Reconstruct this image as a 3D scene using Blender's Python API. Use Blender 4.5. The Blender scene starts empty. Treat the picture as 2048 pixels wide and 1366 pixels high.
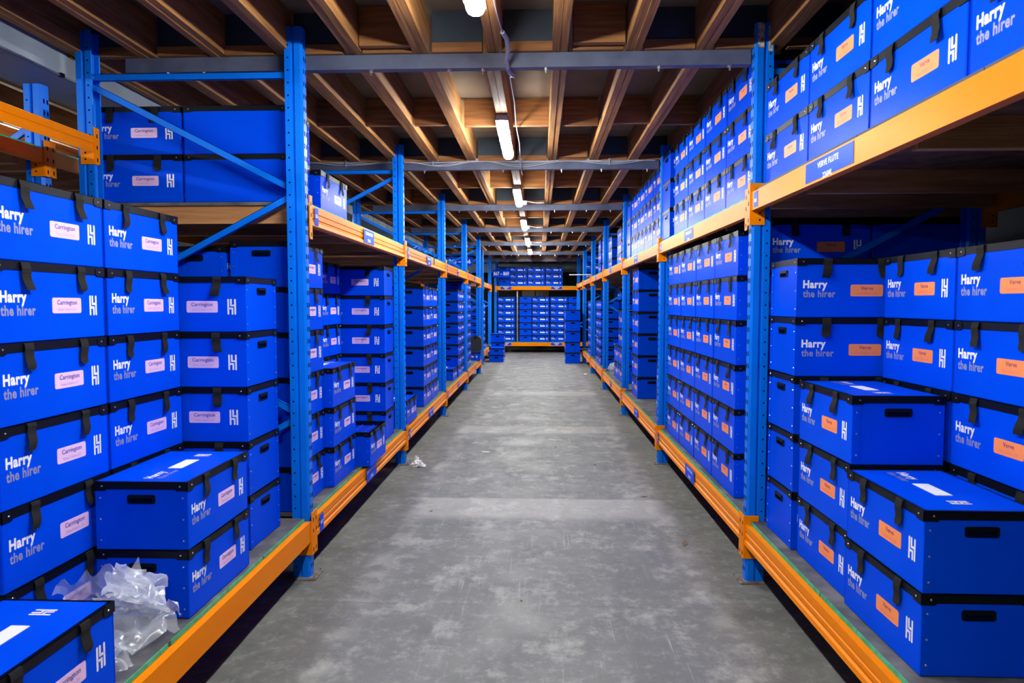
import bpy, bmesh, math, random
from mathutils import Vector, Matrix, noise
random.seed(7)
PI = math.pi
S = bpy.context.scene
C = S.collection

# ------------------------------------------------------------------ camera, world, exposure
CAM_H = 1.732
cam = bpy.data.cameras.new('camera')
cam.lens = 24.0; cam.sensor_width = 36.0; cam.clip_end = 80
cam.dof.use_dof = True; cam.dof.focus_distance = 7.0; cam.dof.aperture_fstop = 5.6
co = bpy.data.objects.new('camera', cam); C.objects.link(co)
FPX = 2048 * 24.0 / 36.0
yaw = math.atan(54 / FPX); pitch = math.atan(75 / math.hypot(FPX, 54))
co.location = (0, 0, CAM_H)
co.rotation_euler = (PI / 2 - pitch, 0, yaw)
S.camera = co
w = bpy.data.worlds.new('world'); S.world = w; w.use_nodes = True
w.node_tree.nodes['Background'].inputs[0].default_value = (0.62, 0.74, 1.0, 1)
w.node_tree.nodes['Background'].inputs[1].default_value = 0.02
S.view_settings.view_transform = 'Standard'; S.view_settings.look = 'None'
S.view_settings.exposure = 0.72; S.view_settings.gamma = 1.0
S.view_settings.use_curve_mapping = False
TUBE_STRENGTH = 118.0

# ------------------------------------------------------------------ materials
def srgb(r, g, b):
    f = lambda c: (c / 255 / 12.92) if c / 255 <= 0.04045 else ((c / 255 + 0.055) / 1.055) ** 2.4
    return (f(r), f(g), f(b), 1)

def mat(name, col, rough=0.5, metal=0.0, spec=0.5, col2=None, scale=8.0, stretch=(1, 1, 1), lo=0.4, hi=0.6,
        detail=6.0, bump=0.0, bscale=60.0, coat=0.0, obj_coords=True):
    m = bpy.data.materials.new(name); m.use_nodes = True
    nt = m.node_tree; b = nt.nodes['Principled BSDF']
    b.inputs['Base Color'].default_value = col
    b.inputs['Roughness'].default_value = rough
    b.inputs['Metallic'].default_value = metal
    b.inputs['Specular IOR Level'].default_value = spec
    b.inputs['Coat Weight'].default_value = coat
    tc = nt.nodes.new('ShaderNodeTexCoord'); mp = nt.nodes.new('ShaderNodeMapping')
    nt.links.new(tc.outputs['Object'], mp.inputs[0]); mp.inputs['Scale'].default_value = stretch
    if col2:
        n = nt.nodes.new('ShaderNodeTexNoise'); n.inputs['Scale'].default_value = scale; n.inputs['Detail'].default_value = detail
        r = nt.nodes.new('ShaderNodeValToRGB')
        r.color_ramp.elements[0].position = lo; r.color_ramp.elements[0].color = col
        r.color_ramp.elements[1].position = hi; r.color_ramp.elements[1].color = col2
        nt.links.new(mp.outputs[0], n.inputs['Vector']); nt.links.new(n.outputs['Fac'], r.inputs[0])
        nt.links.new(r.outputs[0], b.inputs['Base Color'])
    if bump:
        n2 = nt.nodes.new('ShaderNodeTexNoise'); n2.inputs['Scale'].default_value = bscale; n2.inputs['Detail'].default_value = 5
        bp = nt.nodes.new('ShaderNodeBump'); bp.inputs['Strength'].default_value = bump; bp.inputs['Distance'].default_value = 0.01
        nt.links.new(mp.outputs[0], n2.inputs['Vector']); nt.links.new(n2.outputs['Fac'], bp.inputs['Height'])
        nt.links.new(bp.outputs[0], b.inputs['Normal'])
    return m

def emis(name, col, strength):
    m = bpy.data.materials.new(name); m.use_nodes = True
    nt = m.node_tree; b = nt.nodes['Principled BSDF']
    b.inputs['Base Color'].default_value = (0.9, 0.9, 0.9, 1)
    b.inputs['Emission Color'].default_value = col; b.inputs['Emission Strength'].default_value = strength
    return m

M = {}
M['crate'] = mat('crate_plastic', (0.0002, 0.060, 0.74, 1), rough=0.30, spec=0.07, col2=(0.0004, 0.074, 0.82, 1), scale=2.2, lo=0.35, hi=0.7)
M['crate'].node_tree.nodes['Principled BSDF'].inputs['IOR'].default_value = 1.22
M['divider'] = mat('divider_plastic', (0.003, 0.08, 0.80, 1), rough=0.5)
M['trim'] = mat('black_trim', (0.004, 0.005, 0.009, 1), rough=0.4, spec=0.16)
M['strap'] = mat('black_webbing', (0.016, 0.017, 0.018, 1), rough=0.8, spec=0.15, bump=0.4, bscale=180)
M['rivet'] = mat('rivet_metal', (0.75, 0.77, 0.8, 1), rough=0.25, metal=0.9)
M['pink'] = mat('pink_sticker', srgb(238, 200, 238), rough=0.5)
M['orange_l'] = mat('orange_sticker', srgb(255, 146, 82), rough=0.5)
M['white_l'] = mat('white_print', srgb(240, 242, 250), rough=0.5)
M['grey_l'] = mat('grey_print', srgb(140, 145, 190), rough=0.5)
M['navy_l'] = mat('navy_ink', srgb(70, 60, 165), rough=0.5)
M['faint_l'] = mat('faint_ink', srgb(190, 160, 215), rough=0.5)
M['purple_l'] = mat('purple_ink', srgb(150, 60, 110), rough=0.5)
M['faint_o'] = mat('faint_ink_on_orange', srgb(235, 120, 110), rough=0.5)
M['rack'] = mat('rack_blue_paint', (0.0005, 0.155, 0.78, 1), rough=0.36, spec=0.2, col2=(0.001, 0.18, 0.86, 1), scale=3.0)
M['hole'] = mat('dark_hole', (0.0008, 0.004, 0.02, 1), rough=0.9, spec=0.0)
M['beam'] = mat('orange_beam_paint', (0.90, 0.235, 0.0, 1), rough=0.36, spec=0.06, col2=(0.90, 0.27, 0.004, 1), scale=5.0, stretch=(6, .6, 2), lo=0.5, hi=0.8)
M['green'] = mat('green_board_edge', srgb(42, 160, 112), rough=0.55, col2=srgb(70, 185, 140), scale=20)
M['darkedge'] = mat('dark_board_edge', srgb(46, 48, 50), rough=0.6)
M['deck'] = mat('grey_deck_board', srgb(72, 72, 76), rough=0.75, col2=srgb(112, 110, 108), scale=7.0, lo=0.42, hi=0.68, bump=0.1, bscale=60)
M['deckwood'] = mat('raw_board', srgb(120, 86, 58), rough=0.8, col2=srgb(88, 60, 40), scale=9)
M['steel'] = mat('galvanised_steel', srgb(108, 118, 130), rough=0.45, metal=0.35, col2=srgb(84, 94, 108), scale=12)
M['plate'] = mat('base_plate_steel', srgb(130, 130, 128), rough=0.6, metal=0.3, col2=srgb(112, 84, 62), scale=22)
M['channel'] = mat('grey_channel_paint', srgb(92, 100, 122), rough=0.5, metal=0.1, col2=srgb(78, 84, 104), scale=5)
M['darksteel'] = mat('dark_slate_panel', srgb(44, 58, 72), rough=0.6, col2=srgb(36, 48, 60), scale=5)
M['duct'] = mat('pale_bulkhead', srgb(148, 160, 166), rough=0.6, col2=srgb(130, 142, 150), scale=2.5)
M['tape'] = mat('old_masking_tape', srgb(205, 196, 178), rough=0.8, col2=srgb(120, 105, 88), scale=30)
M['cable'] = mat('grey_cable', srgb(170, 172, 178), rough=0.5)
M['conduit'] = mat('grey_conduit', srgb(140, 140, 152), rough=0.5)
M['housing'] = mat('light_housing', srgb(150, 154, 160), rough=0.5)
M['paper'] = mat('white_paper', srgb(225, 226, 228), rough=0.7)
M['cardboard'] = mat('beige_board', srgb(196, 184, 160), rough=0.8)
M['caseblack'] = mat('black_case_fabric', srgb(40, 42, 44), rough=0.7, bump=0.2, bscale=120)
M['wall'] = mat('wall_panel', srgb(58, 62, 66), rough=0.8, col2=srgb(46, 50, 54), scale=1.5)
M['tube'] = emis('lit_diffuser', (0.98, 0.99, 0.95, 1), TUBE_STRENGTH)
M['leaf'] = mat('litter_brown', srgb(110, 92, 74), rough=0.9)

def wood_mat(name, c1, c2, stretch):
    m = mat(name, c1, rough=0.68, spec=0.3, col2=c2, scale=3.2, stretch=stretch, lo=0.33, hi=0.72, detail=9, bump=0.25, bscale=9)
    return m
M['woodY'] = wood_mat('joist_timber', srgb(128, 84, 42), srgb(176, 124, 70), (14, .8, 14))
M['woodX'] = wood_mat('blocking_timber', srgb(118, 76, 40), srgb(160, 108, 62), (.8, 14, 10))
M['bearer'] = wood_mat('bearer_timber', srgb(165, 112, 66), srgb(205, 150, 98), (.8, 14, 10))
M['ply'] = mat('chipboard_ceiling', srgb(104, 90, 74), rough=0.85, col2=srgb(122, 106, 88), scale=2.0, lo=.3, hi=.7, bump=0.1, bscale=40)

def floor_mat():
    m = bpy.data.materials.new('worn_concrete'); m.use_nodes = True
    nt = m.node_tree; L = nt.links; b = nt.nodes['Principled BSDF']
    tc = nt.nodes.new('ShaderNodeTexCoord')
    def nz(scale, detail, st=(1, 1, 1), rough=.6):
        mp = nt.nodes.new('ShaderNodeMapping'); mp.inputs['Scale'].default_value = st
        n = nt.nodes.new('ShaderNodeTexNoise'); n.inputs['Scale'].default_value = scale; n.inputs['Detail'].default_value = detail
        n.inputs['Roughness'].default_value = rough
        L.new(tc.outputs['Object'], mp.inputs[0]); L.new(mp.outputs[0], n.inputs['Vector']); return n.outputs['Fac']
    def ramp(v, p0, c0, p1, c1):
        r = nt.nodes.new('ShaderNodeValToRGB'); r.color_ramp.elements[0].position = p0; r.color_ramp.elements[0].color = c0
        r.color_ramp.elements[1].position = p1; r.color_ramp.elements[1].color = c1; L.new(v, r.inputs[0]); return r.outputs[0]
    def mix(t, f, a, bb):
        x = nt.nodes.new('ShaderNodeMixRGB'); x.blend_type = t
        for s, v in ((0, f), (1, a), (2, bb)):
            if isinstance(v, (int, float)): x.inputs[s].default_value = v
            elif isinstance(v, tuple): x.inputs[s].default_value = v
            else: L.new(v, x.inputs[s])
        return x.outputs[0]
    def mth(op, a, b_=None):
        x = nt.nodes.new('ShaderNodeMath'); x.operation = op; x.use_clamp = False
        for q, v in ((0, a), (1, b_)):
            if v is None: continue
            if isinstance(v, (int, float)): x.inputs[q].default_value = v
            else: L.new(v, x.inputs[q])
        return x.outputs[0]
    def rng(v, a, b_, c=0.0, d=1.0):
        x = nt.nodes.new('ShaderNodeMapRange'); x.interpolation_type = 'SMOOTHSTEP'
        for q, t in zip((1, 2, 3, 4), (a, b_, c, d)): x.inputs[q].default_value = t
        L.new(v, x.inputs[0]); return x.outputs[0]
    sx = nt.nodes.new('ShaderNodeSeparateXYZ'); L.new(tc.outputs['Object'], sx.inputs[0]); X, Y = sx.outputs[0], sx.outputs[1]
    wob = mth('MULTIPLY', mth('SUBTRACT', nz(2.5, 6), .5), .35)
    ax = mth('ABSOLUTE', mth('ADD', X, wob))
    base = ramp(nz(2.6, 12, rough=.72), .3, srgb(84, 86, 83), .7, srgb(112, 112, 107))
    traffic = rng(ax, 1.16, .98)                                    # trodden part of the aisle
    c = mix('MIX', mth('MULTIPLY', traffic, .55), base, srgb(118, 119, 119))
    edge = mth('MULTIPLY', rng(mth('ABSOLUTE', mth('SUBTRACT', ax, 1.02)), .13, .0), rng(nz(5, 8), .4, .62))
    c = mix('MIX', mth('MULTIPLY', edge, .35), c, srgb(176, 174, 166))
    patch = mth('MULTIPLY', rng(nz(2.9, 13, (1, .8, 1), .74), .50, .66), mth('ADD', mth('MULTIPLY', traffic, .45), .12))
    c = mix('MIX', patch, c, srgb(186, 185, 178))
    fine = rng(nz(11, 10, (1, 1, 1), .8), .48, .68)
    c = mix('MIX', mth('MULTIPLY', fine, .42), c, srgb(170, 170, 167))
    def scratches(rot, scale, st, lo, hi):
        mp = nt.nodes.new('ShaderNodeMapping'); mp.inputs['Rotation'].default_value = (0, 0, rot); mp.inputs['Scale'].default_value = st
        n = nt.nodes.new('ShaderNodeTexNoise'); n.inputs['Scale'].default_value = scale; n.inputs['Detail'].default_value = 4
        L.new(tc.outputs['Object'], mp.inputs[0]); L.new(mp.outputs[0], n.inputs['Vector']); return rng(n.outputs['Fac'], lo, hi)
    m1 = mth('MAXIMUM', scratches(.12, 4, (17, .45, 1), .62, .72), scratches(-.75, 4, (22, .7, 1), .66, .75))
    m1 = mth('MAXIMUM', m1, scratches(1.2, 4, (20, .6, 1), .67, .76))
    c = mix('MIX', mth('MULTIPLY', mth('MULTIPLY', mth('MULTIPLY', m1, traffic), rng(nz(1.6, 4), .42, .6)), .34), c, srgb(205, 205, 202))
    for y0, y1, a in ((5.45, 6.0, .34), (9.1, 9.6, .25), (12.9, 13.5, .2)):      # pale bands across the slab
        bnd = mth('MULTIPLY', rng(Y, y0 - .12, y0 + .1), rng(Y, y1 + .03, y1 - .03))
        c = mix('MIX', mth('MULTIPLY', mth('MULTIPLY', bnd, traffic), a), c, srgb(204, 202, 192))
    for y0 in (3.84, 6.02, 8.6, 12.1, 16.0):                          # slab joints
        jn = mth('MULTIPLY', rng(mth('ABSOLUTE', mth('SUBTRACT', Y, y0)), .012, .004), rng(nz(3, 4), .35, .6))
        c = mix('MIX', mth('MULTIPLY', jn, .35), c, srgb(84, 84, 80))
    c = mix('MULTIPLY', .8, c, ramp(nz(34, 3), .68, (1, 1, 1, 1), .76, (.6, .58, .54, 1)))
    c = mix('MULTIPLY', .7, c, ramp(nz(1.1, 6, (1.4, .8, 1)), .34, (.74, .75, .78, 1), .55, (1, 1, 1, 1)))
    L.new(c, b.inputs['Base Color'])
    rr = ramp(nz(2.3, 8), .35, (.48, .48, .48, 1), .65, (.72, .72, .72, 1)); L.new(rr, b.inputs['Roughness'])
    bp = nt.nodes.new('ShaderNodeBump'); bp.inputs['Strength'].default_value = .12; bp.inputs['Distance'].default_value = .01
    L.new(nz(60, 5), bp.inputs['Height']); L.new(bp.outputs[0], b.inputs['Normal'])
    return m
M['floor'] = floor_mat()

def bag_mat():
    m = bpy.data.materials.new('clear_film'); m.use_nodes = True
    nt = m.node_tree; b = nt.nodes['Principled BSDF']
    b.inputs['Base Color'].default_value = (.82, .86, .92, 1); b.inputs['Roughness'].default_value = .16
    b.inputs['Specular IOR Level'].default_value = .9
    tr = nt.nodes.new('ShaderNodeBsdfTransparent'); tr.inputs[0].default_value = (.93, .95, .97, 1)
    mx = nt.nodes.new('ShaderNodeMixShader'); fr = nt.nodes.new('ShaderNodeLayerWeight'); fr.inputs[0].default_value = .35
    mr = nt.nodes.new('ShaderNodeMapRange'); mr.inputs[3].default_value = .22; mr.inputs[4].default_value = .85
    L = nt.links; L.new(fr.outputs['Facing'], mr.inputs[0]); L.new(mr.outputs[0], mx.inputs[0])
    L.new(tr.outputs[0], mx.inputs[1]); L.new(b.outputs[0], mx.inputs[2]); L.new(mx.outputs[0], nt.nodes['Material Output'].inputs[0])
    return m
M['bag'] = bag_mat()

# ------------------------------------------------------------------ mesh builder
class MB:
    def __init__(s): s.v = []; s.f = []; s.m = []; s.mats = []
    def mi(s, k):
        if k not in s.mats: s.mats.append(k)
        return s.mats.index(k)
    def add(s, vs, fs, k):
        o = len(s.v); s.v += [tuple(v) for v in vs]; i = s.mi(k)
        for f in fs: s.f.append([o + a for a in f]); s.m.append(i)
    def box(s, x0, x1, y0, y1, z0, z1, k, M4=None):
        vs = [Vector(p) for p in ((x0, y0, z0), (x1, y0, z0), (x1, y1, z0), (x0, y1, z0), (x0, y0, z1), (x1, y0, z1), (x1, y1, z1), (x0, y1, z1))]
        if M4: vs = [M4 @ v for v in vs]
        s.add(vs, [(0, 3, 2, 1), (4, 5, 6, 7), (0, 1, 5, 4), (1, 2, 6, 5), (2, 3, 7, 6), (3, 0, 4, 7)], k)
    def cbox(s, x0, x1, y0, y1, z0, z1, c, k):   # box with chamfered vertical + horizontal edges
        def ring(z, i): return [(x0 + i + c, y0 + i, z), (x1 - i - c, y0 + i, z), (x1 - i, y0 + i + c, z), (x1 - i, y1 - i - c, z),
                                (x1 - i - c, y1 - i, z), (x0 + i + c, y1 - i, z), (x0 + i, y1 - i - c, z), (x0 + i, y0 + i + c, z)]
        vs = ring(z0, c) + ring(z0 + c, 0) + ring(z1 - c, 0) + ring(z1, c); fs = [tuple(range(7, -1, -1)), tuple(range(24, 32))]
        for r in range(3):
            for i in range(8): j = (i + 1) % 8; fs.append((r * 8 + i, r * 8 + j, r * 8 + 8 + j, r * 8 + 8 + i))
        s.add(vs, fs, k)
    def prism(s, poly, a, b, axis, k):      # poly in the other two axes, extruded a..b
        n = len(poly); vs = []
        for t in (a, b):
            for p in poly:
                vs.append((t, p[0], p[1]) if axis == 0 else (p[0], t, p[1]) if axis == 1 else (p[0], p[1], t))
        fs = [tuple(range(n - 1, -1, -1)), tuple(range(n, 2 * n))] + [(i, (i + 1) % n, n + (i + 1) % n, n + i) for i in range(n)]
        s.add(vs, fs, k)
    def cyl(s, p0, p1, r, k, n=8, r1=None):
        p0 = Vector(p0); p1 = Vector(p1); d = (p1 - p0).normalized(); r1 = r if r1 is None else r1
        u = d.orthogonal().normalized(); w_ = d.cross(u); vs = []
        for p, q in ((p0, r), (p1, r1)):
            for i in range(n): a = 2 * PI * i / n; vs.append(p + u * math.cos(a) * q + w_ * math.sin(a) * q)
        s.add(vs, [tuple(range(n - 1, -1, -1)), tuple(range(n, 2 * n))] + [(i, (i + 1) % n, n + (i + 1) % n, n + i) for i in range(n)], k)
    def tube(s, pts, r, k, n=6):
        pts = [Vector(p) for p in pts]; vs = []; fs = []
        for i, p in enumerate(pts):
            d = (pts[min(i + 1, len(pts) - 1)] - pts[max(i - 1, 0)]).normalized()
            u = d.cross(Vector((0, 0, 1)));  u = u.normalized() if u.length > .01 else Vector((1, 0, 0)); w_ = d.cross(u)
            for j in range(n): a = 2 * PI * j / n; vs.append(p + u * math.cos(a) * r + w_ * math.sin(a) * r)
        for i in range(len(pts) - 1):
            for j in range(n): q = (j + 1) % n; fs.append((i * n + j, i * n + q, (i + 1) * n + q, (i + 1) * n + j))
        fs += [tuple(range(n - 1, -1, -1)), tuple(range((len(pts) - 1) * n, len(pts) * n))]
        s.add(vs, fs, k)
    def mesh(s, mesh, T, keys):     # append an existing mesh
        o = len(s.v); s.v += [tuple(T @ v.co) for v in mesh.vertices]
        idx = [s.mi(k) for k in keys]
        for p in mesh.polygons: s.f.append([o + a for a in p.vertices]); s.m.append(idx[p.material_index])
    def data(s, name):
        me = bpy.data.meshes.new(name); me.from_pydata(s.v, [], s.f)
        for k in s.mats: me.materials.append(M[k])
        for p, i in zip(me.polygons, s.m): p.material_index = i
        bm = bmesh.new(); bm.from_mesh(me); bmesh.ops.recalc_face_normals(bm, faces=bm.faces); bm.to_mesh(me); bm.free()
        me['keys'] = list(s.mats)
        return me
    def build(s, name, parent=None):
        return obj(name, s.data(name), parent)

def obj(name, me, parent=None, loc=None, rot=None):
    o = bpy.data.objects.new(name, me); C.objects.link(o)
    if parent: o.parent = parent
    if loc: o.location = loc
    if rot: o.rotation_euler = rot
    return o
def tag(o, label=None, cat=None, group=None, kind=None):
    for k, v in (('label', label), ('category', cat), ('group', group), ('kind', kind)):
        if v: o[k] = v
    return o
def empty(name, loc, rz=0):
    o = bpy.data.objects.new(name, None); C.objects.link(o); o.location = loc; o.rotation_euler = (0, 0, rz); o.empty_display_size = .1
    return o

def text_mesh(txt, size, bold=0.0, res=3):
    cu = bpy.data.curves.new('t', 'FONT'); cu.body = txt; cu.size = size; cu.offset = bold * size; cu.resolution_u = res; cu.space_character = 1.0 + bold * 2.2
    o = bpy.data.objects.new('t', cu); C.objects.link(o)
    dg = bpy.context.evaluated_depsgraph_get(); dg.update()
    me = bpy.data.meshes.new_from_object(o.evaluated_get(dg))
    bpy.data.objects.remove(o); bpy.data.curves.remove(cu)
    xs = [v.co.x for v in me.vertices]; me['w'] = max(xs) - min(xs); me['x0'] = min(xs)
    return me
def put_text(mb, txt, size, bold, k, T, fit=None, align='l'):
    """T maps text plane (x right, y up) to 3-D. fit = forced width"""
    me = text_mesh(txt, size, bold)
    sx = (fit / me['w']) if fit else 1.0
    wd = me['w'] * sx
    off = {'l': 0, 'c': -wd / 2, 'r': -wd}[align]
    mb.mesh(me, T @ Matrix.Translation((off, 0, 0)) @ Matrix.Diagonal((sx, 1, 1, 1)) @ Matrix.Translation((-me['x0'], 0, 0)), [k])
    bpy.data.meshes.remove(me)
FRONT = lambda x, z, y: Matrix.Translation((x, y, z)) @ Matrix.Rotation(PI / 2, 4, 'X')      # on a face looking to -Y
TOP = lambda x, y, z: Matrix.Translation((x, y, z))

# ------------------------------------------------------------------ floor, walls
def struct(o): o['kind'] = 'structure'; return o
m_ = MB(); m_.box(-9, 6, -5, 29, -.1, 0, 'floor'); struct(m_.build('floor'))
m_ = MB(); m_.box(-9.15, -9, -5, 29, 0, 3.55, 'wall'); struct(m_.build('wall_left'))
m_ = MB(); m_.box(6, 6.15, -5, 29, 0, 3.55, 'wall'); struct(m_.build('wall_right'))
m_ = MB(); m_.box(-9.15, 6.15, 29, 29.15, 0, 3.55, 'wall'); struct(m_.build('wall_back'))
m_ = MB(); m_.box(-9.15, 6.15, -5.15, -5, 0, 3.55, 'wall'); struct(m_.build('wall_front'))

# ------------------------------------------------------------------ ceiling with joists and blocking
JZ0, JZ1 = 3.275, 3.525
CH_Y = [1.14, 4.31, 7.50, 10.72, 13.92, 17.12, 20.32, 23.5]      # rows of steel channels
m_ = MB(); m_.box(-9.15, 6.15, -5.15, 29.15, JZ1, JZ1 + .05, 'ply')
for y in [i * 1.2 - 4.8 + .02 for i in range(28)]: m_.box(-9, 6, y, y + .004, JZ1 - .0015, JZ1, 'darkedge')
ceiling = struct(m_.build('ceiling'))
JX = [-.29 + .43 * k for k in range(-12, 8)]
segs = [-5.0] + CH_Y + [26.5]
for x in JX:
    m_ = MB()
    for a, b in zip(segs[:-1], segs[1:]):
        d = random.uniform(-.018, .018)
        for s in (-1, 1):
            h = random.uniform(-.004, .004)
            m_.box(x + d + (0.0015 if s > 0 else -.046), x + d + (.046 if s > 0 else -.0015), a + .03 * (s > 0), b + .03 * (s > 0), JZ0 + h, JZ1, 'woodY')
    m_.build('joist', ceiling)
nb = 0
for i, cy in enumerate(CH_Y[1:], 1):
    for j, (xa, xb) in enumerate(zip(JX[:-1], JX[1:])):
        if xa < -3.4 or xb > 2.4: continue
        a, b = xa + .062, xb - .062
        # mid-bay timber blocking
        yy = (CH_Y[i - 1] + cy) / 2 + .12 + random.choice((-.025, .025))
        if i <= 5:
            m_ = MB(); m_.box(a, b, yy, yy + .045, JZ0 + .012, JZ1 - .004, 'woodX'); m_.build('blocking', ceiling)
        # at the channel: slate infill over a timber ledger, timber block in some slots
        m_ = MB()
        if (j * 7 + i * 3) % 8 == 1 or (i == 1 and abs(xa - .14) < .05):
            m_.box(a, b, cy - .14, cy - .095, JZ0 + .012, JZ1 - .004, 'woodX')
        m_.box(a, b, cy - .05, cy - .03, JZ0 + .05, JZ1 - .002, 'darksteel')
        m_.box(a, b, cy - .06, cy - .015, JZ0 - .0025, JZ0 + .055, 'woodX')
        m_.build('infill_panel', ceiling)

# ------------------------------------------------------------------ steel channels under the joists
names = ['behind the camera', 'nearest the camera, over the first uprights', 'carrying the cable bundle', 'third along the aisle',
         'fourth along the aisle', 'fifth along the aisle', 'sixth along the aisle', 'last before the end rack']
for i, y in enumerate(CH_Y):
    m_ = MB(); x0, x1 = -2.60, 1.28
    z0, z1 = 3.185, 3.272
    m_.prism([(y - .03, z0), (y + .03, z0), (y + .03, z0 + .006), (y - .024, z0 + .006), (y - .024, z1 - .006), (y + .03, z1 - .006), (y + .03, z1), (y - .03, z1)], x0, x1, 0, 'channel')
    o = m_.build('steel_channel')
    tag(o, 'grey steel channel under the joists, ' + names[i], 'beam', 'steel channels under the ceiling')
    bm_ = MB()
    for x in JX:
        if x0 < x < x1:
            bx = x + random.choice((-.1, .1, .16))
            if -.24 < bx < -.12: bx -= .16
            bm_.cyl((bx, y - .012, z0 - .03), (bx, y - .012, z0), .006, 'rivet', 6)
            bm_.cyl((bx, y - .012, z0 - .012), (bx, y - .012, z0), .013, 'rivet', 6)
    bm_.build('bolts', o)

# ------------------------------------------------------------------ batten lights
def batten(x, y0, L, label, z=3.2, group='batten lights above the aisle'):
    e = empty('batten_light', (x, y0 + L / 2, z)); tag(e, label, 'ceiling light', group)
    h = MB(); h.prism([(-.05, .015), (.05, .015), (.042, .06), (-.042, .06)], -L / 2, L / 2, 1, 'housing')
    h.box(-.02, .02, -L / 2 + .2, -L / 2 + .24, .06, .075, 'steel'); h.box(-.02, .02, L / 2 - .24, L / 2 - .2, .06, .075, 'steel')
    h.build('housing', e)
    d = MB(); prof = [(-.046, .015), (-.047, -.008), (-.036, -.028), (-.018, -.038), (.018, -.038), (.036, -.028), (.047, -.008), (.046, .015)]
    n = len(prof); vs = []; rows = [(-L / 2, .35), (-L / 2 + .018, .85), (-L / 2 + .045, 1), (L / 2 - .045, 1), (L / 2 - .018, .85), (L / 2, .35)]
    for yy, q in rows: vs += [(p[0] * q, yy, .015 + (p[1] - .015) * q) for p in prof]
    fs = [(r * n + i, r * n + (i + 1) % n, (r + 1) * n + (i + 1) % n, (r + 1) * n + i) for r in range(len(rows) - 1) for i in range(n)]
    fs += [tuple(range(n)), tuple(range(5 * n, 6 * n))]
    d.add(vs, fs, 'tube'); d.build('diffuser', e)
    c = MB()
    for k in range(5):
        yy = -L / 2 + .12 + k * (L - .24) / 4
        for s in (-1, 1): c.box(s * .049 - .004, s * .049 + .004, yy - .014, yy + .014, -.004, .03, 'housing')
    c.build('clips', e)
    return e
which = ['just behind the camera', 'nearest, cut by the top of the photo', 'second, brightest below the second joist row', 'third along the aisle', 'fourth along the aisle', 'fifth along the aisle', 'sixth and farthest along the aisle']
for i in range(7):
    batten(-.33 + .012 * i, (-.95, 2.22, 5.6, 8.93, 12.2, 15.55, 18.7)[i], 1.29, 'lit white batten light, ' + which[i])
batten(-.505, 20.9, 1.29, 'added unseen fill light tucked up between joists before the end rack, left', 3.405, 'added fill lights between the far joists')  # added fill lamp, hidden behind the channel, to brighten the end rack
batten(.355, 20.9, 1.29, 'added unseen fill light tucked up between joists before the end rack, right', 3.405, 'added fill lights between the far joists')  # second added fill lamp for the end rack, out of the camera's sight
for i in range(8):
    batten(-5.02, -1.0 + 3.28 * i, 1.29, 'lit batten light over the next aisle at left, ' + ['behind the camera', 'first in the row', 'seen beyond the tan beam brackets', 'third in the row', 'fourth in the row', 'fifth in the row', 'sixth in the row', 'last in the row'][i], group='batten lights in the left aisle')

# conduit beside the lights and the cable bundle on the second channel
m_ = MB(); pts = [(-.245, 3.2, 3.262), (-.225, 3.7, 3.262), (-.21, 3.95, 3.262)]
m_.tube(pts, .004, 'conduit')
m_.tube([(-.21, 3.93, 3.262), (-.19, 4.02, 3.258), (-.185, 4.12, 3.235), (-.2, 4.2, 3.20), (-.195, 4.25, 3.172), (-.19, 4.30, 3.168), (-.175, 4.35, 3.166), (-.16, 4.4, 3.172)], .0135, 'conduit', 8)
m_.tube([(-.165, 4.385, 3.172), (-.2, 4.7, 3.262), (-.19, 5.3, 3.264), (-.2, 5.9, 3.262), (-.19, 6.6, 3.262), (-.2, 7.3, 3.255), (-.19, 7.42, 3.19), (-.19, 7.46, 3.176), (-.19, 7.54, 3.176), (-.2, 7.6, 3.2), (-.2, 8.2, 3.262)], .0045, 'conduit')
tag(m_.build('flexible_conduit'), 'grey flexible conduit running along the middle joist beside the batten lights', 'cable')
m_ = MB()
for k in range(6):
    pts = []
    for i in range(41):
        x = -2.5 + i * 3.74 / 40
        s = math.sin(i * PI / 10) ** 2
        pts.append((x, 7.455 - .006 * (k % 2), 3.272 + .012 * (k % 3) - (.05 if k > 2 else .012) * s * (1 + .3 * math.sin(k + i * .2)) + .004 * math.sin(i * .9 + k)))
    m_.tube(pts, .005 if k < 4 else .0035, 'cable', 5)
o = m_.build('cable_bundle'); tag(o, 'sagging bundle of grey cables strapped along the second steel channel', 'cable')
for x in (-2.1, -1.15, -.2, .75):
    m_ = MB(); m_.cyl((x, 7.435, 3.285), (x, 7.455, 3.285), .014, 'housing', 8); m_.box(x - .006, x + .006, 7.436, 7.44, 3.22, 3.285, 'housing'); m_.build('clip', o)
for i in (3, 4, 5, 6):
    y = (-.95, 2.22, 5.6, 8.93, 12.2, 15.55, 18.7)[i] + 1.31
    m_ = MB(); m_.tube([(-.2, y + .06, 3.262), (-.14, y + .05, 3.255), (-.02, y + .08, 3.235), (.07, y + .12, 3.25), (.03, y + .17, 3.262), (-.12, y + .2, 3.262)], .006, 'cable')
    m_.box(-.25, -.19, y + .03, y + .11, 3.215, 3.272, 'housing')
    tag(m_.build('cable_joint'), 'short looped white cable and junction box, %s in line' % {3: 'nearest', 4: 'second', 5: 'third', 6: 'farthest'}[i], 'cable', 'cable joints between battens')

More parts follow.
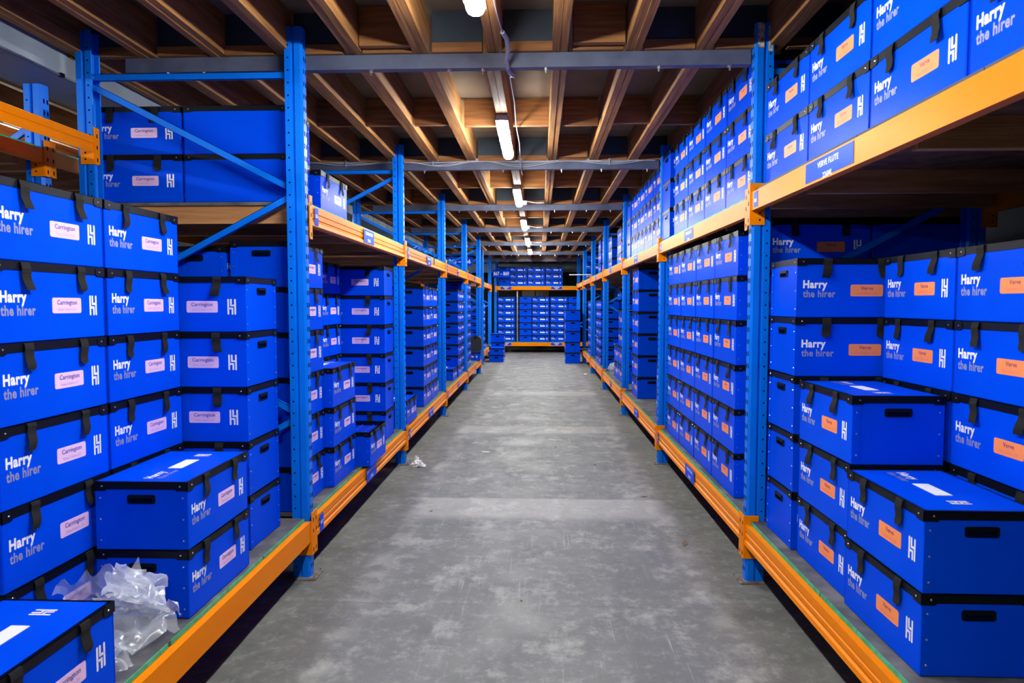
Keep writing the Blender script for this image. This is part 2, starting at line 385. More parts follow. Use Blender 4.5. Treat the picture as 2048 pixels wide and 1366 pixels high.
# ------------------------------------------------------------------ racking
def upright_mesh(s, H=3.41):
    """aisle side is +X when s=+1; origin at aisle face, near face y=0"""
    m = MB(); t = .1; D = .09
    prof = [(0, .018), (-.012, 0), (-.048, 0), (-.055, .014), (-.064, .014), (-.070, 0), (-.108, 0), (-.108, .012),
            (-.078, .012), (-.070, .026), (-.050, .026), (-.042, .012), (-.018, .012), (-.012, .022),
            (-.012, D - .022), (-.018, D - .012), (-.042, D - .012), (-.050, D - .026), (-.070, D - .026), (-.078, D - .012), (-.108, D - .012), (-.108, D),
            (-.070, D), (-.064, D - .014), (-.055, D - .014), (-.048, D), (-.012, D), (0, D - .018)]
    m.prism([(p[0] * s, p[1]) for p in prof], 0.008, H, 2, 'rack')
    n = int(H / .075)
    for i in range(1, n):
        z = i * .075
        if z > H - .05: break
        for yy in (.03, .060):
            z2 = z + (.0 if yy < .04 else .0)
            m.prism([(yy - .006, z2 - .012), (yy + .006, z2 - .016), (yy + .006, z2 + .012), (yy - .006, z2 + .016)], *(sorted((0.0, .0006 * s))), 0, 'hole')
        if i % 1 == 0:
            for yy, sg in ((0, -1), (D, 1)):
                x = -.088 * s
                m.prism([(x + .0055 * math.cos(a), z + .0055 * math.sin(a)) for a in [k * PI / 4 for k in range(8)]], *sorted((yy, yy + sg * .0006)), 1, 'hole')
    return m.data('upright')
def base_mesh(s):
    m = MB(); m.box(*sorted((.045 * s, -.125 * s)), -.035, .125, 0, .008, 'plate')
    for y in (-.018, .108): m.cyl((.03 * s, y, .008), (.03 * s, y, .022), .009, 'rivet', 6)
    return m.data('base_plate')
UM = {1: upright_mesh(1), -1: upright_mesh(-1)}; BMh = {1: base_mesh(1), -1: base_mesh(-1)}
UMs = {1: upright_mesh(1, 3.10), -1: upright_mesh(-1, 3.10)}

def frame(root, xa, xb, y, diag='r', H=3.41, um=None):
    """xa = aisle-side face X, xb = far upright outer face X"""
    um = um or UM
    sa = 1 if xa > xb else -1          # aisle upright faces +X if it is the right-hand one
    for x, s in ((xa, sa), (xb, -sa)):
        u = obj('upright', um[s], root, (x, y, 0)); obj('base_plate', BMh[s], u)
    ia, ib = xa - sa * .085, xb + sa * .085
    def brace(p, q, n='brace'):
        m = MB(); p = Vector(p); q = Vector(q); d = (q - p); L = d.length; a = math.atan2(d.z, d.x)
        T = Matrix.Translation(p) @ Matrix.Rotation(-a, 4, 'Y')
        for b in ((0, L, 0.0, .003, -.021, .021), (0, L, 0, .018, .018, .021), (0, L, 0, .018, -.021, -.018)):
            m.box(b[0], b[1], b[2], b[3], b[4], b[5], 'rack', T)
        for t in (0.012, L - .012): m.cyl(T @ Vector((t, -.012, 0)), T @ Vector((t, 0, 0)), .009, 'rivet', 6)
        m.build(n, root)
    yb = y + .03
    brace((ia, yb, 3.13 if H > 3.2 else H - .2), (ib, yb, 3.13 if H > 3.2 else H - .2), 'brace')
    zs = [3.08, 2.42, 1.73, 1.03, .33] if H > 3.2 else [2.85, 2.2, 1.5, .8, .3]
    side = 0 if diag == 'r' else 1
    for k in range(4):
        pa, pb = ((ib, ia) if side == 0 else (ia, ib)); side ^= 1
        brace((pa, yb, zs[k] - (.02 if k else 0)), (pb, yb, zs[k + 1] + .02))
    brace((ia, yb, .2), (ib, yb, .2))

def beam(root, x, s, ya, yb, ztop, plain=False, h=.13, label=None, wide=.16, cards=1):
    """s=+1 when the visible face looks to +X"""
    m = MB()
    if plain: prof = [(0, 0), (0, -h), (-.045, -h), (-.045, 0)]
    else: prof = [(0, 0), (0, -.042), (-.005, -.046), (-.005, -.052), (0, -.056), (0, -.078), (-.006, -.084), (-.006, -.092), (.004, -.1), (.006, -h + .006), (0, -h), (-.045, -h), (-.045, 0)]
    m.prism([(x + p[0] * s, ztop + p[1]) for p in prof], ya + .004, yb - .004, 1, 'beam')
    b = m.build('beam', root)
    for end, (y, d) in enumerate(((ya, -1), (yb, 1))):
        c = MB()
        zt, zb = ztop + .055, ztop - h - .085
        x0 = x + .004 * s
        c.prism([(y - d * .004, zt - .012), (y - d * .01, zt), (y + d * .042, zt), (y + d * .044, zt - .012), (y + d * .044, zb + .012), (y + d * .036, zb), (y - d * .004, zb)], *sorted((x0, x0 + .005 * s)), 0, 'beam')
        if end == 1:   # plate wrapped round the near face of the upright
            c.box(*sorted((x0, x0 - .085 * s)), y - .006, y - .001, zb, ztop + (.055 if s < 0 else .0), 'beam')
            for zz in (zb + .03, zb + .07, zb + .13): c.cyl((x0 - .055 * s, y - .0068, zz), (x0 - .055 * s, y - .005, zz), .006, 'hole', 8)
        for zz in (zt - .05, zt - .12, zb + .03):
            c.box(*sorted((x0 + .005 * s, x0 + .0058 * s)), y + d * .02 - .005, y + d * .02 + .005, zz - .012, zz + .012, 'hole')
        c.build('beam_connector', b)
    if label:
        T_R = Matrix(((0, 0, s, 0), (s, 0, 0, 0), (0, 1, 0, 0), (0, 0, 0, 1)))
        for (yc, wd, t1, t2) in label:
            c = MB(); xf = x + (.0075 if not plain else .0015) * s
            c.box(*sorted((xf, xf + .001 * s)), yc - wd / 2, yc + wd / 2, ztop - h + .012, ztop - .008, 'crate')
            T = Matrix.Translation((xf + .0016 * s, yc, 0)) @ T_R
            if t2:
                put_text(c, t1, .036, .02, 'white_l', T @ Matrix.Translation((0, ztop - .05, 0)), align='c')
                put_text(c, t2, .036, .02, 'white_l', T @ Matrix.Translation((0, ztop - .105, 0)), align='c')
            else: put_text(c, t1, .03, .02, 'white_l', T @ Matrix.Translation((0, ztop - .07, 0)), align='c')
            c.build('shelf_label', b)
    return b

def deck(xa, xb, s, ya, yb, ztop, label, edge='green', bearers=True):
    """xa front edge, xb rear edge"""
    e = empty('shelf_deck', ((xa + xb) / 2, (ya + yb) / 2, ztop - .018)); tag(e, label, 'shelf board', 'shelf boards on the racks')
    ox, oy, oz = e.location
    m = MB(); x0, x1 = sorted((xa - .004 * s, xb))
    m.box(x0 - ox, x1 - ox, ya - oy, yb - oy, -.001, .018, 'deck')
    m.box(x0 - ox, x1 - ox, ya - oy, yb - oy, -.0022, -.001, 'deckwood')
    m.build('board', e)
    m = MB(); q = xa - ox; y = ya - oy
    while y < yb - oy - .02:
        L = random.choice((.3, .5, .8, .06, .045)); y2 = min(y + L, yb - oy)
        m.box(*sorted((q, q - .004 * s)), y, y2 - .004, 0, .0183, edge)
        m.box(*sorted((q, q - .005 * s)), y, y2 - .004, .0180, .0188, edge)
        y = y2 + (random.choice((0, .012, .02)) if L < .2 else 0)
    m.build('edge_strip', e)
    if bearers:
        for yy in [ya + .012, ya + .75, (ya + yb) / 2 - .1, yb - .67, yb - .12]:
            m = MB(); m.box(x0 - ox + .06, x1 - ox - .06, yy - oy, yy - oy + .045, -.115, -.0024, 'bearer'); m.build('bearer', e)
    return e

LF, RF = -1.44, 1.29            # aisle faces of the two rows
LR, RR = -2.86, 2.68
YL = [-2.2, 1.0, 4.17, 7.24, 10.44, 13.62, 16.8]
YR = [-2.2, 1.0, 4.22, 7.38, 10.62, 13.82, 17.05, 20.25, 23.4]
ZD, ZU_L, ZU_R = .388, 2.372, 2.425
BW = .09
rackL = empty('pallet_rack', ((LF + LR) / 2, 1, 0)); tag(rackL, 'long blue and orange pallet rack along the left of the aisle', 'rack', 'pallet racks')
rackL.location = (0, 0, 0)
for y, d in zip(YL, ('l', 'r', 'r', 'l', 'r', 'r', 'l')): frame(rackL, LF, LR, y, d)
CARR = ('CARRINGTON FLUTE', '216ML'); VER = ('VERVE FLUTE', '226ML')
for i in range(len(YL) - 1):
    a, b = YL[i] + BW, YL[i + 1]
    mid = (a + b) / 2
    beam(rackL, LF + .01, 1, a, b, ZD - .0205, plain=(i < 2), label=None if i < 2 else [(mid - .05 + .1 * (i % 2), .34 if i < 4 else .2, *CARR), (a + .1, .07, 'B%d' % (50 + i), None)])
    beam(rackL, LR + .03, 1, a, b, ZD - .0205, plain=True)
    if i >= 2:
        beam(rackL, LF + .01, 1, a, b, ZU_L - .0205, label=[(mid - .05, .34 if i < 4 else .2, 'CARRINGTON', '296ML'), (a + .09, .07, 'B%d' % (50 + i), None)])
        beam(rackL, LR + .03, 1, a, b, ZU_L - .0205, plain=True)
    elif i == 1: beam(rackL, -2.75, 1, a, b, 2.765, plain=False, h=.085)
    nm = ['left, behind the camera', 'left foreground, by the clear bag', 'left, between first and second uprights', 'left, second to third upright', 'left, third to fourth upright', 'left, fourth to fifth upright'][i]
    deck(LF - .025, LR, 1, a + .004, b - .009, ZD, 'grey lower shelf board, ' + nm, bearers=False)
    if i >= 2: deck(LF - .025, LR, 1, a + .004, b - .009, ZU_L, 'upper shelf board, ' + nm)
# second section of the left row, after the cross aisle
rackL2 = empty('pallet_rack', (0, 0, 0)); tag(rackL2, 'short blue pallet rack at far left, beyond the cross aisle', 'rack', 'pallet racks')
for y in (19.4, 22.6): frame(rackL2, -1.58, -2.9, y, 'l')
beam(rackL2, -1.57, 1, 19.49, 22.6, ZD - .0205, label=[(20.6, .2, *CARR)]); beam(rackL2, -1.57, 1, 19.49, 22.6, ZU_L - .0205, label=[(20.6, .2, *CARR)])
deck(-1.6, -2.8, 1, 19.5, 22.59, ZD, 'lower shelf board of the short far left rack', bearers=False); deck(-1.6, -2.8, 1, 19.5, 22.59, ZU_L, 'upper shelf board of the short far left rack')

rackR = empty('pallet_rack', (0, 0, 0)); tag(rackR, 'long blue and orange pallet rack along the right of the aisle', 'rack', 'pallet racks')
for y, d in zip(YR, ('l', 'r', 'l', 'l', 'r', 'l', 'r', 'l', 'r')): frame(rackR, RF, RR, y, d)
for i in range(len(YR) - 1):
    a, b = YR[i] + BW, YR[i + 1]; mid = (a + b) / 2
    if i < 7:
        lab = [(2.13, .34, *VER)] if i == 1 else [(mid - .1, .34 if i < 4 else .2, *VER), (b - .1, .07, 'B%d' % (60 + i), None)]
        beam(rackR, RF - .01, -1, a, b, ZD - .0205, label=lab if i else None)
        beam(rackR, RR - .03, -1, a, b, ZD - .0205, plain=True)
        deck(RF + .02, RR, -1, a + .004, b - .009, ZD, 'grey lower shelf board, right, ' + ['behind the camera', 'nearest', 'between first and second uprights', 'second to third upright', 'third to fourth upright', 'fourth to fifth upright', 'fifth to sixth upright'][i], bearers=False)
    zu = ZU_R if i < 2 else 2.40
    beam(rackR, RF - .01, -1, a, b, zu - .0205, plain=True, h=.11, label=[((3.12 if i == 1 else mid + .1), .50 if i == 1 else .34, *VER), (b - .09, .07, 'B%d' % (60 + i), None)])
    beam(rackR, RR - .03, -1, a, b, zu - .0205, plain=True)
    deck(RF + .012, RR, -1, a + .004, b - .009, zu, 'upper shelf board, right, ' + ['behind the camera', 'nearest, dark edged', 'first to second upright', 'second to third upright', 'third to fourth upright', 'fourth to fifth upright', 'fifth to sixth upright', 'last bay'][i], edge='darkedge' if i < 2 else 'green')
m_ = MB(); m_.box(RF - .001, RF + .0, 4.235, 4.30, 3.28, 3.40, 'tape'); m_.box(RF + .012, RF + .05, 4.2185, 4.2195, 3.26, 3.405, 'tape'); m_.box(RF + .074, RF + .1, 4.2185, 4.2195, 3.24, 3.39, 'tape')
m_.build('tape_patch', rackR)

# back-to-back row on the far left and the one behind the right row
rackB = empty('pallet_rack', (0, 0, 0)); tag(rackB, 'blue rack with tan brackets standing behind the left row', 'rack', 'pallet racks')
for y in (1.0, 4.2, 7.3, 10.5, 13.7): frame(rackB, -3.10, -4.3, y, 'l', 3.10, UMs)
for a, b in ((1.09, 4.2), (4.29, 7.3), (7.39, 10.5), (10.59, 13.7)):
    for x, s in ((-3.09, 1), (-4.31, -1)):
        beam(rackB, x, s, a, b, 2.6995, plain=True, h=.085); beam(rackB, x, s, a, b, ZD - .0205, plain=True)
    deck(-3.13, -4.305, 1, a + .004, b - .009, ZD, 'lower shelf board of the rack behind the left row, ' + {1.09: 'nearest', 4.29: 'second', 7.39: 'third', 10.59: 'farthest'}[a], bearers=False)
    deck(-3.13, -4.305, 1, a + .004, b - .009, 2.72, 'top shelf board of the rack behind the left row, ' + {1.09: 'nearest', 4.29: 'second', 7.39: 'third', 10.59: 'farthest'}[a])

# end rack across the aisle
rackE = empty('pallet_rack', (0, 0, 0)); tag(rackE, 'blue and orange rack closing the far end of the aisle', 'rack', 'pallet racks')
RZ = Matrix.Rotation(-PI / 2, 4, 'Z')
for x in (-1.59, 2.2):
    for y, flip in ((24.2, 0), (25.4, 1)):
        u = obj('upright', UM[1 if not flip else -1], rackE, (x, y, 0), (0, 0, -PI / 2)); obj('base_plate', BMh[1 if not flip else -1], u)
    m_ = MB()
    for z in (.3, 1.0, 1.8, 2.5, 3.1): m_.box(x + .03, x + .06, 24.25, 25.35, z - .02, z + .02, 'rack')
    m_.build('brace', rackE)
for zt in (ZD - .0205, ZU_L - .0205):
    for yy in (24.19, 25.37):
        m_ = MB(); m_.box(-1.5, 2.2, yy, yy + .045, zt - .125, zt, 'beam'); m_.box(-1.5, 2.2, yy - .004, yy, zt - .125, zt - .085, 'beam'); m_.box(-1.5, 2.2, yy - .003, yy, zt - .03, zt, 'beam')
        b = m_.build('beam', rackE)
        c = MB(); c.box(-1.55, -1.502, yy - .008, yy - .003, zt - .2, zt + .03, 'beam'); c.build('beam_connector', b)
        if yy < 25:
            for xc in (-1.17, .62):
                c = MB(); c.box(xc - .19, xc + .19, yy - .0055, yy - .0045, zt - .1, zt - .01, 'crate')
                put_text(c, 'TUMBLER', .045, .02, 'white_l', FRONT(xc, zt - .05, yy - .006), align='c'); put_text(c, '285ML', .04, .02, 'white_l', FRONT(xc, zt - .092, yy - .006), align='c')
                c.build('shelf_label', b)
    m_ = MB(); m_.box(-1.495, 2.195, 24.2, 25.4, zt + .0025, zt + .0205, 'deck'); m_.box(-1.495, 2.195, 24.195, 24.2, zt + .0025, zt + .0205, 'green')
    tag(m_.build('shelf_deck'), 'green edged %s shelf board of the end rack' % ('lower' if zt < 1 else 'upper'), 'shelf board', 'shelf boards on the racks')

# ------------------------------------------------------------------ pale bulkhead over the flue, far walls
m_ = MB(); m_.box(-3.33, -2.95, -3, 19.3, 3.13, 3.46, 'duct'); m_.box(-2.955, -2.94, -3, 19.3, 3.13, 3.142, 'steel')
for k in range(30):
    y = 8.9 + k * .36
    if y < 19: m_.box(-2.952, -2.945, y, y + .12, 3.16, 3.45, 'duct')
for k in range(9): m_.box(-2.952, -2.93, 1.5 + k * 1.33, 1.53 + k * 1.33, 3.125, 3.15, 'trim')
for k in range(3): m_.box(-2.95, -2.938, 10.15, 10.27, 3.16 + k * .09, 3.20 + k * .09, 'trim')
struct(m_.build('trim_1'))
m_ = MB(); m_.box(-4.5, 5, 26.4, 26.6, 2.95, 3.50, 'duct'); struct(m_.build('trim_2'))
def carton(x, y, z, a, b, c, lab):
    m = MB(); m.cbox(-a / 2, a / 2, -b / 2, b / 2, 0, c, .004, 'cardboard'); m.box(-.02, .02, -b / 2 - .001, b / 2 + .001, c * .6, c + .001, 'tape')
    o = m.build('carton'); o.location = (x, y, z); tag(o, lab, 'carton', 'pale cartons beyond the end rack'); return o
m_ = MB(); m_.box(-1.4, 1.4, 26.7, 27.6, 0, 1.95, 'wall')
for x in (-1.0, 0, 1.0): m_.box(x - .01, x + .01, 26.69, 26.7, 0, 1.95, 'trim')
tag(m_.build('dark_cabinet'), 'dark cabinet standing beyond the end rack', 'cabinet')
for x, a, c, l in ((-.42, .5, .34, 'larger beige carton at left beyond the end rack'), (.02, .3, .3, 'middle beige carton beyond the end rack'), (.28, .2, .36, 'small pale carton beyond the end rack, right')):
    carton(x, 27.1, 1.95, a, .4, c, l)
m_ = MB(); m_.cyl((-.775, 24.5, ZD), (-.775, 24.5, 2.2), .04, 'rivet', 12); m_.cyl((-.775, 24.5, ZD), (-.775, 24.5, ZD + .01), .06, 'steel', 12)
tag(m_.build('steel_post'), 'slim galvanised post standing between crate stacks on the end rack', 'post')

# ------------------------------------------------------------------ crates
def emblem(mb, x, z, h, y, k='white_l', T=None):
    """angular double-stroke H mark"""
    t = h * .115; w_ = h * .56
    T = T or FRONT(x, z, y)
    def bar(x0, x1, y0, y1):
        c = t * .28; n = [(x0 + c, y0), (x1 - c, y0), (x1, y0 + c), (x1, y1 - c), (x1 - c, y1), (x0 + c, y1), (x0, y1 - c), (x0, y0 + c)]
        mb.add([T @ Vector((a, b, 0)) for a, b in n], [tuple(range(8))], k)
    bar(0, t, 0, h); bar(w_ - t, w_, 0, h)
    g = t * 1.55
    bar(g, g + t, h * .52, h); bar(g + t * .6, w_ - t * .6, h * .52, h * .52 + t)
    bar(w_ - g - t, w_ - g, 0, h * .48 - t * .25); bar(t * .6, w_ - g - t * .6, h * .48 - t * 1.25, h * .48 - t * .25)

TXT = {
    'C': ('pink', 'Carrington', 'Flute 216ml x 24', 'navy_l', 'faint_l'),
    'W': ('pink', 'Carrington', 'Red Wine 296ml x 12', 'navy_l', 'faint_l'),
    'V': ('orange_l', 'Verve', 'Flute 226ml x 24', 'purple_l', 'faint_o'),
    'T': ('white_l', 'Tumbler', '285ml x 36', 'navy_l', 'faint_l'),
}
PRINT = {}
def crate_parts(L, W, H, kind):
    key = (L, W, H, kind)
    if key in PRINT: return PRINT[key]
    P = {}
    x, y = L / 2, W / 2
    open_top = kind.endswith('o'); kd = kind[0]
    B = MB()
    if open_top:
        t = .006
        B.box(-x, x, -y, -y + t, 0, H - .004, 'crate'); B.box(-x, x, y - t, y, 0, H - .004, 'crate')
        B.box(-x, -x + t, -y + t, y - t, 0, H - .004, 'crate'); B.box(x - t, x, -y + t, y - t, 0, H - .004, 'crate'); B.box(-x + t, x - t, -y + t, y - t, 0, .008, 'crate')
    else:
        B.cbox(-x, x, -y, y, 0, H - .001, .004, 'crate')
    # folded flaps of the sheet at the end faces
    for s in (-1, 1):
        for t in (-1, 1):
            x0 = s * (x + .0); B.box(*sorted((x0, x0 + s * .0025)), *sorted((t * y, t * (y - .034))), .004, H - .034, 'crate')
    P['body'] = B.data('body')
    E = MB(); bh = .034; p = .0025
    z0, z1 = H - bh, H - .001
    for s in (-1, 1):
        E.box(-x - p, x + p, *sorted((s * (y - .001), s * (y + p))), z0, z1, 'trim'); E.box(*sorted((s * (x - .001), s * (x + p))), -y - p, y + p, z0, z1, 'trim')
        E.box(-x, x, *sorted((s * (y - .012), s * (y + p))), z1 - .002, z1, 'trim'); E.box(*sorted((s * (x - .012), s * (x + p))), -y, y, z1 - .002, z1, 'trim')
        for t in (-1, 1):
            q = p + .0022; cz0, cz1, cl = z0 - .006, z1 + .0005, .055
            # corner bracket: two bevelled plates
            E.prism([(s * (x + q), cz0), (s * (x - cl + .012), cz0), (s * (x - cl), cz0 + .01), (s * (x - cl), cz1 - .01), (s * (x - cl + .012), cz1), (s * (x + q), cz1)], *sorted((t * y, t * (y + q))), 1, 'trim')
            E.prism([(t * (y + q), cz0), (t * (y - cl + .012), cz0), (t * (y - cl), cz0 + .01), (t * (y - cl), cz1 - .01), (t * (y - cl + .012), cz1), (t * (y + q), cz1)], *sorted((s * x, s * (x + q))), 0, 'trim')
            zc = (cz0 + cz1) / 2
            E.cyl((s * (x - .03), t * (y + q - .001), zc), (s * (x - .03), t * (y + q + .002), zc), .0048, 'rivet', 7, .003)
            E.cyl((s * (x + q - .001), t * (y - .03), zc), (s * (x + q + .002), t * (y - .03), zc), .0048, 'rivet', 7, .003)
    for s in (-1, 1):
        for t in (-1, 1):
            for f in (.14, .45, .76):
                E.cyl((s * (x + .0024), t * (y - .02), f * H), (s * (x + .0045), t * (y - .02), f * H), .0045, 'rivet', 7, .003)
    if open_top:
        for s in (-1, 1): E.box(-x, x, *sorted((s * (y - .012), s * y)), z0, z1, 'trim'); E.box(*sorted((s * (x - .012), s * x)), -y, y, z0, z1, 'trim')
        D = MB()
        for i in range(1, 6): xx = -x + i * L / 6; D.box(xx - .002, xx + .002, -y + .006, y - .006, .01, H - .03, 'divider')
        for i in range(1, 4): yy = -y + i * W / 4; D.box(-x + .006, x - .006, yy - .002, yy + .002, .01, H - .03, 'divider')
        P['dividers'] = D.data('dividers')
    P['edge_trim'] = E.data('edge_trim')
    # straps, three shapes
    P['straps'] = []
    for v in range(4):
        m = MB(); w_ = .023; ln = min(.105, H * .42); n = 8; vs = []; fs = []
        sl = (-.006, .016, .004, -.02)[v]; cur = (.003, .011, .005, .014)[v]
        path = [(-.002, H - .002), (-.008, H - .004), (-.0105, H - .015)]
        for i in range(1, n + 1):
            f = i / n; path.append((-.0105 - cur * f * f * (1.6 - f) - .003 * math.sin(f * 7 + v), H - .015 - (ln - .015) * f))
        for i, (dy, z) in enumerate(path):
            f = max(0, (H - .015 - z) / ln); cx = sl * f * f; ww = w_ * (1.0 if i < len(path) - 1 or v % 2 else .55)
            for yy in (dy, dy + .0025): vs += [(cx - ww, -y + yy, z), (cx + ww, -y + yy + (.006 * f if v == 3 else 0), z)]
        for i in range(len(path) - 1):
            a = i * 4; b = a + 4
            fs += [(a, a + 1, b + 1, b), (a + 2, b + 2, b + 3, a + 3), (a, b, b + 2, a + 2), (a + 1, a + 3, b + 3, b + 1)]
        fs += [(0, 2, 3, 1), (b, b + 1, b + 3, b + 2)]
        m.add(vs, fs, 'strap'); P['straps'].append(m.data('strap'))
    m = MB(); hw, hh = .06, .019; zc = H - .076      # handle on the +X end
    def rr(w2, h2, r, n=3):
        pts = []
        for cx, cz, a0 in ((w2 - r, h2 - r, 0), (-w2 + r, h2 - r, PI / 2), (-w2 + r, -h2 + r, PI), (w2 - r, -h2 + r, 1.5 * PI)):
            for i in range(n + 1): a = a0 + i * PI / 2 / n; pts.append((cx + r * math.cos(a), cz + r * math.sin(a)))
        return pts
    m.prism([(p_[0], zc + p_[1]) for p_ in rr(hw, hh, .009)], x + .001, x + .0045, 0, 'trim')
    m.prism([(p_[0], zc - .006 + p_[1]) for p_ in rr(hw - .012, hh - .009, .006)], x + .0045, x + .0050, 0, 'hole')
    m.prism([(p_[0], zc + .010 + p_[1]) for p_ in rr(hw - .006, .006, .004)], x + .0045, x + .0078, 0, 'trim')
    P['handle'] = m.data('handle')
    # printing on the -Y face
    col, t1, t2, k1, k2 = TXT[kd]; yf = -y - .0009; sc = H / .305
    G = MB(); lw, lh = .17, .062 * (sc if sc < .9 else 1); lx = x - .235; lz = H * .455
    G.prism([(lx + a, lz + b) for a, b in rr(lw / 2, lh / 2, .008)], yf, -y + .0002, 1, col)
    put_text(G, t1, .026 * min(1, sc * 1.05), .012, k1, FRONT(lx, lz + .004, yf - .0007), align='c')
    put_text(G, t2, .016 * min(1, sc * 1.05), .0, k2, FRONT(lx, lz - lh * .33, yf - .0007), align='c', fit=.105)
    P['product_label'] = G.data('product_label')
    G = MB(); q = min(1, sc * 1.02)
    put_text(G, 'Harry', .056 * q, .042, 'white_l', FRONT(-x + .03, H * .50, yf), fit=.128)
    put_text(G, 'the hirer', .052 * q, .03, 'grey_l', FRONT(-x + .03, H * .50 - .049 * q, yf), fit=.172)
    P['lettering'] = G.data('lettering')
    G = MB(); emblem(G, x - .097, H * .455 - .042 * q, .084 * q, yf)
    P['emblem'] = G.data('emblem')
    G = MB(); zt = H + .0002
    G.prism([(.02 + a, -.02 + b) for a, b in rr(.085, .032, .003)], zt - .0008, zt + .0004, 2, 'white_l')
    P['lid_sticker'] = G.data('lid_sticker'); G = MB()
    put_text(G, 'Harry', .056, .032, 'white_l', TOP(-x + .05, -.02, zt + .0004), fit=.12)
    put_text(G, 'the hirer', .046, .012, 'grey_l', TOP(-x + .05, -.065, zt + .0004), fit=.15)
    P['lid_lettering'] = G.data('lid_lettering'); G = MB()
    emblem(G, 0, 0, .075, 0, T=TOP(x - .12, -.06, zt + .0004))
    P['lid_emblem'] = G.data('lid_emblem')
    # merged version for distant copies
    A = MB(); I = Matrix.Identity(4)
    for nme in ('body', 'edge_trim', 'product_label', 'lettering', 'emblem', 'handle'): A.mesh(P[nme], I, P[nme]['keys'])
    A.mesh(P['handle'], Matrix.Rotation(PI, 4, 'Z'), P['handle']['keys'])
    for xx, v in ((-x + .155, 0), (x - .155, 2)): A.mesh(P['straps'][v], Matrix.Translation((xx, 0, 0)), ['strap'])
    P['merged'] = A.data('storage_crate')
    PRINT[key] = P
    return P

CR = []      # every crate: dict
ORD = ['bottom', 'second', 'third', 'fourth', 'fifth', 'sixth', 'seventh', 'eighth', 'ninth']
def stack(side, x, y, ori, n, z0, H, kind, where, group, L=.60, W=.40, jit=.002, lids=(), rots=None, hid=False):
    """side -1 left row, +1 right row; x = aisle-side face, y = near face."""
    for i in range(n):
        jx, jy, jr = random.uniform(-jit, 0) * -side * -1, random.uniform(-jit, jit), random.uniform(-.006, .006)
        if ori in 'AD':
            cx, cy = x + side * W / 2, y + L / 2
            rz = (PI / 2 if side < 0 else -PI / 2) + (PI if ori == 'D' else 0)
        else:
            cx, cy = x + side * L / 2, y + W / 2
            rz = 0 if ori == 'C' else PI
        if rots: jr += rots[i] if i < len(rots) else 0
        pos = ORD[i] if i else 'bottom'
        if n == 1: lab = where
        else:
            lv = 'bottom' if i == 0 else ('topmost' if i == n - 1 else ORD[i] + ' from bottom')
            lab = '%s crate, %s' % (lv, where)
        CR.append(dict(p=(cx + jx, cy + jy, z0 + .0016 + i * H), rz=rz + jr, L=L, W=W, H=H, kind=kind, lab=lab, g=group, lid=(i == n - 1 and z0 + n * H < 1.65), hid=hid))

GL1 = 'crates on the left lower shelf, foreground'
# --- left, foreground bay
stack(-1, -1.907, 2.312, 'A', 6, ZD, .30, 'C', 'pink label, leftmost foreground stack, left rack', GL1, L=.612)
stack(-1, -1.907, 2.946, 'A', 6, ZD, .30, 'C', 'pink label, second foreground stack from left', GL1, L=.60)
stack(-1, -1.57, 3.597, 'C', 5, ZD, .298, 'C', 'pink label, foreground stack turned against first left upright', GL1, L=.61, W=.42)
stack(-1, -1.49, 2.79, 'A', 2, ZD, .296, 'C', 'pink label, low pair standing by the clear bag', GL1, W=.396, rots=(.0, .012))
stack(-1, -1.50, 1.69, 'A', 1, ZD, .30, 'C', 'single lidded pink-label crate at bottom left corner', GL1)
# --- left bay 1 lower
G = 'crates on the left lower shelf, second bay'
stack(-1, -1.56, 4.285, 'A', 6, ZD, .29, 'C', 'pink label, stack just behind first left upright', G, L=.585)
stack(-1, -1.995, 4.285, 'A', 6, ZD, .285, 'C', 'handle end shown, second from aisle behind first frame', G, L=.6)
stack(-1, -1.50, 4.885, 'A', 3, ZD, .292, 'C', 'pink label, low stack past first left upright', G, L=.6)
stack(-1, -1.39, 5.53, 'A', 1, ZD, .285, 'Wo', 'open topless crate showing blue dividers, on left shelf', G, L=.55, W=.40)
stack(-1, -1.51, 6.615, 'C', 6, ZD, .285, 'W', 'pink label, turned stack before second left upright', G, L=.61, W=.38)
stack(-1, -1.93, 5.98, 'A', 6, ZD, .287, 'W', 'pink label, set back beside the turned stack, left', G, L=.6)
stack(-1, -1.93, 5.36, 'A', 6, ZD, .287, 'W', 'pink label, set back behind the open crate, left', G, L=.6)
# --- left bay 1 upper
G = 'crates on the left upper shelf'
stack(-1, -1.575, 4.275, 'B', 2, ZU_L, .30, 'W', 'blank side out, left upper shelf beside first upright', G, L=.66, W=.40)
stack(-1, -2.256, 4.275, 'C', 2, ZU_L, .30, 'W', 'pink label, left upper shelf behind diagonal brace', G, L=.60, W=.40)
stack(-1, -1.51, 4.715, 'A', 1, ZU_L, .285, 'W', 'single crate alone on the left upper shelf past first upright', G, L=.63, W=.40)
# --- left bay 2
G = 'crates on the left lower shelf, third bay'
stack(-1, -1.45, 7.40, 'A', 1, ZD, .27, 'C', 'lone crate low behind the second left upright', G)
stack(-1, -1.50, 8.80, 'A', 6, ZD, .262, 'C', 'white-pink label, first stack past second left upright', G)
stack(-1, -1.50, 9.42, 'A', 6, ZD, .262, 'C', 'white-pink label, second stack past second left upright', G)
stack(-1, -1.92, 8.80, 'A', 6, ZD, .262, 'C', 'rear stack past second left upright', G, hid=True)
